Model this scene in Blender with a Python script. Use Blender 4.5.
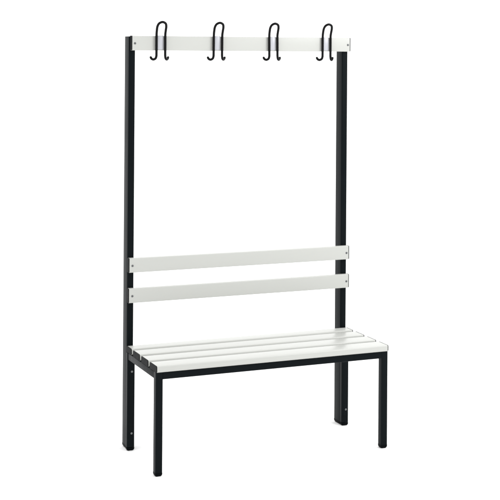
import bpy, bmesh, math, random
from mathutils import Vector, Matrix

for o in list(bpy.data.objects):
    bpy.data.objects.remove(o)
scene = bpy.context.scene
C = scene.collection

# ------------------------------------------------------------------ camera
PX, PY, F = 250.13, 47.09, 1325.2            # principal point and focal length in a 500 px frame
yaw, pitch, roll = 0.39970, 0.00067, -0.00687
cam_d = bpy.data.cameras.new('camera')
cam = bpy.data.objects.new('camera', cam_d)
C.objects.link(cam)
s, c = math.sin(yaw), math.cos(yaw)
cp, sp = math.cos(pitch), math.sin(pitch)
cr, sr = math.cos(roll), math.sin(roll)
fwd = Vector((s * cp, c * cp, sp))
right = Vector((c, -s, 0))
up = Vector((-s * sp, -c * sp, cp))
right, up = cr * right - sr * up, sr * right + cr * up
M = Matrix((right, up, -fwd)).transposed().to_4x4()
M.translation = Vector((-1.6384, -4.7702, 1.6335))
cam.matrix_world = M
cam_d.sensor_width = 36
cam_d.lens = F / 500 * 36
cam_d.shift_x = (250 - PX) / 500
cam_d.shift_y = -(250 - PY) / 500
cam_d.clip_start = 0.05
cam_d.clip_end = 2000
scene.camera = cam

# ------------------------------------------------------------------ world: a white studio, dimmer behind the photographer
W = bpy.data.worlds.new('World')
scene.world = W
W.use_nodes = True
nt = W.node_tree
nt.nodes.clear()
out = nt.nodes.new('ShaderNodeOutputWorld')
bg = nt.nodes.new('ShaderNodeBackground')
tc = nt.nodes.new('ShaderNodeTexCoord')
sep = nt.nodes.new('ShaderNodeSeparateXYZ')
nt.links.new(tc.outputs['Generated'], sep.inputs[0])
mr = nt.nodes.new('ShaderNodeMapRange')      # front (-y) to back (+y)
mr.interpolation_type = 'SMOOTHSTEP'
mr.inputs['From Min'].default_value = -0.75
mr.inputs['From Max'].default_value = 0.05
mr.inputs['To Min'].default_value = 0.86
mr.inputs['To Max'].default_value = 1.56
nt.links.new(sep.outputs['Y'], mr.inputs['Value'])
mz = nt.nodes.new('ShaderNodeMapRange')      # overhead softbox
mz.interpolation_type = 'SMOOTHSTEP'
mz.inputs['From Min'].default_value = 0.35
mz.inputs['From Max'].default_value = 0.9
mz.inputs['To Min'].default_value = 0.0
mz.inputs['To Max'].default_value = 0.38
nt.links.new(sep.outputs['Z'], mz.inputs['Value'])
ad = nt.nodes.new('ShaderNodeMath')
ad.operation = 'ADD'
nt.links.new(mr.outputs[0], ad.inputs[0])
nt.links.new(mz.outputs[0], ad.inputs[1])
bg.inputs['Color'].default_value = (1, 1, 1, 1)
nt.links.new(ad.outputs[0], bg.inputs['Strength'])
nt.links.new(bg.outputs[0], out.inputs[0])


# large softboxes of the studio
def area(name, loc, target, sx, sy, power, col=(1, 1, 1)):
    d = bpy.data.lights.new(name, 'AREA')
    d.shape = 'RECTANGLE'
    d.size, d.size_y = sx, sy
    d.energy = power
    d.color = col
    o = bpy.data.objects.new(name, d)
    C.objects.link(o)
    o.location = loc
    o.rotation_euler = (Vector(target) - Vector(loc)).to_track_quat('-Z', 'Y').to_euler()
    return o


area('softbox_light', (2.15, -1.6, 2.45), (0.85, 0.35, 1.45), 1.2, 1.2, 44)

vs = scene.view_settings
vs.view_transform = 'Standard'
vs.look = 'None'
vs.exposure = 0
vs.gamma = 1
scene.render.engine = 'CYCLES'


# ------------------------------------------------------------------ materials
def mat(name, col, rough, spec, bump=0.0, bscale=900, var=0.0, vscale=(6, 6, 6), coat=0.0, metal=0.0):
    m = bpy.data.materials.new(name)
    m.use_nodes = True
    n = m.node_tree
    b = n.nodes['Principled BSDF']
    b.inputs['Base Color'].default_value = (*col, 1)
    b.inputs['Roughness'].default_value = rough
    b.inputs['Specular IOR Level'].default_value = spec
    b.inputs['Coat Weight'].default_value = coat
    b.inputs['Coat Roughness'].default_value = 0.12
    b.inputs['Metallic'].default_value = metal
    t = n.nodes.new('ShaderNodeTexCoord')
    if var:
        mp = n.nodes.new('ShaderNodeMapping')
        mp.inputs['Scale'].default_value = vscale
        n.links.new(t.outputs['Object'], mp.inputs['Vector'])
        nz = n.nodes.new('ShaderNodeTexNoise')
        nz.inputs['Scale'].default_value = 1
        nz.inputs['Detail'].default_value = 5
        n.links.new(mp.outputs[0], nz.inputs['Vector'])
        rp = n.nodes.new('ShaderNodeMapRange')
        rp.inputs['To Min'].default_value = 1 - var
        rp.inputs['To Max'].default_value = 1 + var
        n.links.new(nz.outputs['Fac'], rp.inputs['Value'])
        mx = n.nodes.new('ShaderNodeVectorMath')
        mx.operation = 'SCALE'
        mx.inputs[0].default_value = col
        n.links.new(rp.outputs[0], mx.inputs['Scale'])
        n.links.new(mx.outputs[0], b.inputs['Base Color'])
        rr = n.nodes.new('ShaderNodeMapRange')
        rr.inputs['To Min'].default_value = rough * 0.8
        rr.inputs['To Max'].default_value = rough * 1.2
        n.links.new(nz.outputs['Fac'], rr.inputs['Value'])
        n.links.new(rr.outputs[0], b.inputs['Roughness'])
    if bump:
        n2 = n.nodes.new('ShaderNodeTexNoise')
        n2.inputs['Scale'].default_value = bscale
        n2.inputs['Detail'].default_value = 2
        n.links.new(t.outputs['Object'], n2.inputs['Vector'])
        bp = n.nodes.new('ShaderNodeBump')
        bp.inputs['Strength'].default_value = bump
        bp.inputs['Distance'].default_value = 0.0004
        n.links.new(n2.outputs['Fac'], bp.inputs['Height'])
        n.links.new(bp.outputs[0], b.inputs['Normal'])
    return m


M_FLOOR = mat('white_floor_paper', (0.97, 0.97, 0.97), 0.8, 0.1, var=0.01)
M_WHITE = mat('pale_grey_lacquer', (0.452, 0.459, 0.436), 0.30, 0.27, bump=0.15, bscale=500, var=0.007, vscale=(9, 60, 60))
M_BLACK = mat('anthracite_powder_coat', (0.0028, 0.0047, 0.0058), 0.38, 0.055, bump=0.35, bscale=900, var=0.25, vscale=(30, 30, 8))
M_CAP = mat('black_plastic', (0.0026, 0.0036, 0.0042), 0.45, 0.03, bump=0.2, var=0.2, vscale=(60, 60, 60))
M_HOOK = mat('black_hook_coating', (0.003, 0.0032, 0.0036), 0.3, 0.10, bump=0.15, bscale=400)
M_PLATE = mat('pale_blue_grey_plate', (0.448, 0.457, 0.490), 0.3, 0.5, var=0.02)
M_BOLT = mat('zinc_bolt', (0.20, 0.21, 0.21), 0.45, 0.5, metal=0.8, var=0.1, vscale=(200, 200, 200))
M_SCREW = mat('dull_steel_screw', (0.12, 0.125, 0.13), 0.35, 0.5, metal=0.7, var=0.2, vscale=(300, 300, 300))


# ------------------------------------------------------------------ mesh helpers
def link(name, bm, m, parent=None, smooth=True):
    me = bpy.data.meshes.new(name)
    bmesh.ops.recalc_face_normals(bm, faces=bm.faces)
    bm.to_mesh(me)
    bm.free()
    me.materials.append(m)
    if smooth:
        for p in me.polygons:
            p.use_smooth = True
        me.set_sharp_from_angle(angle=math.radians(35))
    o = bpy.data.objects.new(name, me)
    C.objects.link(o)
    if parent:
        o.parent = parent
        # origins: geometry is given in bench coordinates; shift so the origin sits in the part
    return o


def box_bm(x0, x1, y0, y1, z0, z1, bev=0.002, seg=3, bottom_bev=None, bm=None):
    b = bm or bmesh.new()
    r = bmesh.ops.create_cube(b, size=1)
    vsn = r['verts']
    for v in vsn:
        v.co = Vector((x0 + (v.co.x + .5) * (x1 - x0), y0 + (v.co.y + .5) * (y1 - y0), z0 + (v.co.z + .5) * (z1 - z0)))
    if bev:
        ed = {e for v in vsn for e in v.link_edges}
        bmesh.ops.bevel(b, geom=list(ed), offset=bev, segments=seg, profile=.5, affect='EDGES')
    return b


def prism_x(prof, x0, x1):
    """closed (y,z) outline extruded along x"""
    b = bmesh.new()
    a = [b.verts.new((x0, y, z)) for y, z in prof]
    d = [b.verts.new((x1, y, z)) for y, z in prof]
    n = len(prof)
    for i in range(n):
        b.faces.new((a[i], a[(i + 1) % n], d[(i + 1) % n], d[i]))
    b.faces.new(a)
    b.faces.new(list(reversed(d)))
    return b


def rrect(y0, y1, z0, z1, r, n=5):
    P = []
    for cy, cz, a0 in ((y1 - r, z1 - r, 0), (y0 + r, z1 - r, 90), (y0 + r, z0 + r, 180), (y1 - r, z0 + r, 270)):
        for k in range(n + 1):
            a = math.radians(a0 + 90 * k / n)
            P.append((cy + r * math.cos(a), cz + r * math.sin(a)))
    return P


def tube_bm(x0, x1, y0, y1, z0, z1, r=0.003):
    """upright rectangular tube with rounded long edges"""
    b = bmesh.new()
    P = rrect(x0, x1, y0, y1, r, 4)
    a = [b.verts.new((x, y, z0)) for x, y in P]
    d = [b.verts.new((x, y, z1)) for x, y in P]
    n = len(P)
    for i in range(n):
        b.faces.new((a[i], a[(i + 1) % n], d[(i + 1) % n], d[i]))
    b.faces.new(a)
    b.faces.new(list(reversed(d)))
    return b


def foot_bm(x0, x1, y0, y1, z0, z1, rx, ry, r=0.003, n=6):
    """plastic glide: same outline as the tube, rounding in towards the floor"""
    b = bmesh.new()
    rings = []
    steps = [(z1, 0.0)] + [(z0 + (z1 - z0) * .8 * (1 - math.sin(math.radians(90 * k / n))), 1 - math.cos(math.radians(90 * k / n))) for k in range(n + 1)]
    for z, f in steps:
        P = rrect(x0 + rx * f, x1 - rx * f, y0 + ry * f, y1 - ry * f, r + .003 * f, 4)
        rings.append([b.verts.new((x, y, z)) for x, y in P])
    for A, B in zip(rings, rings[1:]):
        m = len(A)
        for i in range(m):
            b.faces.new((A[i], A[(i + 1) % m], B[(i + 1) % m], B[i]))
    b.faces.new(rings[0])
    b.faces.new(list(reversed(rings[-1])))
    return b


def dome_bm(x, y, z, r, h, hexa=False):
    """bolt or screw head standing proud towards -y"""
    b = bmesh.new()
    rings = []
    n = 20
    prof = [(r * 1.0, 0), (r, -h * .35), (r * .85, -h * .75), (r * .5, -h), (r * .38, -h), (r * .34, -h * .55)]
    for rr, dy in prof:
        k = 6 if False else n
        rings.append([b.verts.new((x + rr * math.cos(2 * math.pi * i / n), y + dy, z + rr * math.sin(2 * math.pi * i / n))) for i in range(n)])
    for A, B in zip(rings, rings[1:]):
        for i in range(n):
            b.faces.new((A[i], A[(i + 1) % n], B[(i + 1) % n], B[i]))
    b.faces.new(rings[0])
    b.faces.new(rings[-1])
    return b


def catmull(P, n=8):
    P = [Vector(p) for p in P]
    Q = [2 * P[0] - P[1]] + P + [2 * P[-1] - P[-2]]
    R = []
    for i in range(1, len(Q) - 2):
        for k in range(n):
            t = k / n
            a, b_, c_, d = Q[i - 1], Q[i], Q[i + 1], Q[i + 2]
            R.append(.5 * ((2 * b_) + (-a + c_) * t + (2 * a - 5 * b_ + 4 * c_ - d) * t * t + (-a + 3 * b_ - 3 * c_ + d) * t ** 3))
    R.append(P[-1])
    return R


def wire_bm(path, r, n=14):
    b = bmesh.new()
    rings = []
    N = None
    pts = path
    for i, p in enumerate(pts):
        t = (pts[min(i + 1, len(pts) - 1)] - pts[max(i - 1, 0)]).normalized()
        if N is None:
            N = t.orthogonal().normalized()
        N = (N - t * N.dot(t)).normalized()
        Bn = t.cross(N)
        rings.append((p, t, N.copy(), Bn))

    def ring(p, N_, B_, rr):
        return [b.verts.new(p + rr * (math.cos(2 * math.pi * k / n) * N_ + math.sin(2 * math.pi * k / n) * B_)) for k in range(n)]
    V = []
    p, t, N_, B_ = rings[0]
    for a in (80, 55, 28):
        V.append(ring(p - t * r * math.sin(math.radians(a)), N_, B_, r * math.cos(math.radians(a))))
    for p, t, N_, B_ in rings:
        V.append(ring(p, N_, B_, r))
    for a in (28, 55, 80):
        V.append(ring(p + t * r * math.sin(math.radians(a)), N_, B_, r * math.cos(math.radians(a))))
    for A, B in zip(V, V[1:]):
        for i in range(n):
            b.faces.new((A[i], A[(i + 1) % n], B[(i + 1) % n], B[i]))
    b.faces.new(V[0])
    b.faces.new(V[-1])
    return b


# ------------------------------------------------------------------ setting
b = bmesh.new()
bmesh.ops.create_grid(b, x_segments=8, y_segments=8, size=300)
floor = link('floor', b, M_FLOOR, smooth=False)
floor['kind'] = 'structure'
floor['label'] = 'plain bright white studio floor under the bench'

# ------------------------------------------------------------------ the bench
bench = bpy.data.objects.new('cloakroom_bench', None)
C.objects.link(bench)
bench['label'] = 'changing room bench with pale slats, black frame and a rail of four black coat hooks'
bench['category'] = 'bench'

T = 0.028          # leg tube
ZS = 0.3966        # top of the steel frame
HS = 0.0247        # slat thickness
F0 = 0.0052        # front face of the frame
RY0, RY1 = 0.3568, 0.3778      # rear leg front piece
UY0, UY1 = 0.3780, 0.4345      # uprights
ZTOP = 1.6775

# front legs
for x0 in (0.0, 1 - T):
    lg = link('front_leg', tube_bm(x0, x0 + T, F0, F0 + T, 0.014, ZS, .0022), M_BLACK, bench)
    link('foot', foot_bm(x0 - .0006, x0 + T + .0006, F0 - .0006, F0 + T + .0006, 0, 0.0138, .0055, .0055), M_CAP, lg)
# front beam and side rails
link('front_beam', prism_x(rrect(F0 + .0002, F0 + T, ZS - T, ZS - .0003, .003), T, 1 - T), M_BLACK, bench)
for x0 in (0.0, 1 - T):
    link('side_rail', box_bm(x0 + .0007, x0 + T - .0007, F0 + T, RY0, ZS - T, ZS - .0003, .003), M_BLACK, bench)
# rear legs: a foot frame in front of the tall upright
for sgn, x0 in ((-1, -0.0012), (1, 1 - 0.0300)):
    x1 = x0 + 0.0315
    lg = link('rear_leg', tube_bm(x0, x1, RY0, RY1, 0.014, ZS - .0005), M_BLACK, bench)
    link('foot', foot_bm(x0 - .0004, x1 + .0004, RY0 - .0004, RY1, 0, 0.0120, .007, .003), M_CAP, lg)
    xb = .5 * (x0 + x1) + .003
    for zb in (0.320, 0.070):
        link('bolt', dome_bm(xb, RY0, zb, .0046, .003), M_BOLT, lg)
    u0 = 0.0022 if sgn < 0 else 1 - 0.0295
    up_ = link('upright', tube_bm(u0, u0 + .0273, UY0, UY1, 0.014, ZTOP, .004), M_BLACK, bench)
    link('foot', foot_bm(u0 - .0003, u0 + .0276, UY0, UY1 + .0003, 0, 0.0138, .006, .008), M_CAP, up_)


def board(name, x0, x1, y0, y1, z0, z1, r, caps=True, capt=.0030, lip=.0003):
    """lacquered board along x with rounded edges and a thin black end plate"""
    o = link(name, prism_x(rrect(y0, y1, z0, z1, r), x0 + capt, x1 - capt), M_WHITE, bench)
    for a, d in ((x0, x0 + capt), (x1 - capt, x1)):
        link('end_cap', prism_x(rrect(y0 - lip, y1 + lip * .5, z0 + .0008, z1 + lip, r + .0008), a, d), M_CAP, o)
    return o


# seat slats
slats = [(0.0, 0.081), (0.105, 0.185), (0.210, 0.290), (0.3145, 0.3772)]
for ya, yb in slats:
    o = board('seat_slat', 0.0, 1.0, ya, yb, ZS, ZS + HS, 0.005)

# back boards and hook rail, fixed on the front of the uprights
BY0, BY1 = 0.3545, 0.3777
for nm, xa, xb_, z0, z1, sx in (('backrest_board', .0005, .9990, .7203, .7785, (.0165, .9865)),
                                ('backrest_board', -.0005, .9990, .5975, .6557, (.0165, .9865)),
                                ('hook_rail', .0060, .9985, 1.6205, 1.6800, (.0205, .9865))):
    o = board(nm, xa, xb_, BY0, BY1, z0, z1, 0.003)
    for x in sx:
        link('screw', dome_bm(x, BY0, .5 * (z0 + z1) - .001, .0045, .0024), M_SCREW, o)

# coat hooks: one bent rod each, straddling a small plate on the rail
HXS = [0.1285, 0.3785, 0.6300, 0.8800]
random.seed(4)
for i, hx in enumerate(HXS):
    w = .0188
    yw = BY0 - .0072
    tw = [0, .001, -.001, .0005][i]
    half = [(w, yw, 1.61), (w, yw, 1.650), (w, yw, 1.685), (w * 1.02, yw - .0045, 1.703), (w * 1.0, yw - .011, 1.719), (w * .72, yw - .0175, 1.7310), (0, yw - .0195, 1.7365)]
    curl = [(w * 1.02, yw, 1.598), (w + .003, yw + .0025, 1.5885), (w + .0095, yw + .009, 1.5842), (w + .0155, yw + .0145, 1.5868), (w + .0185, yw + .0170, 1.5925)]
    right_side = list(reversed(curl)) + half
    left_side = [(-x, y, z) for x, y, z in reversed(right_side[:-1])]
    P = [(hx + x + tw * (z - 1.65) * 8, y, z) for x, y, z in right_side + left_side]
    hk = link('coat_hook', wire_bm(catmull(P, 7), .0051), M_HOOK, bench)
    link('mounting_plate', box_bm(hx - .0128, hx + .0128, BY0 - .0025, BY0 - .0002, 1.6245, 1.6818, .0008, 2), M_PLATE, hk)
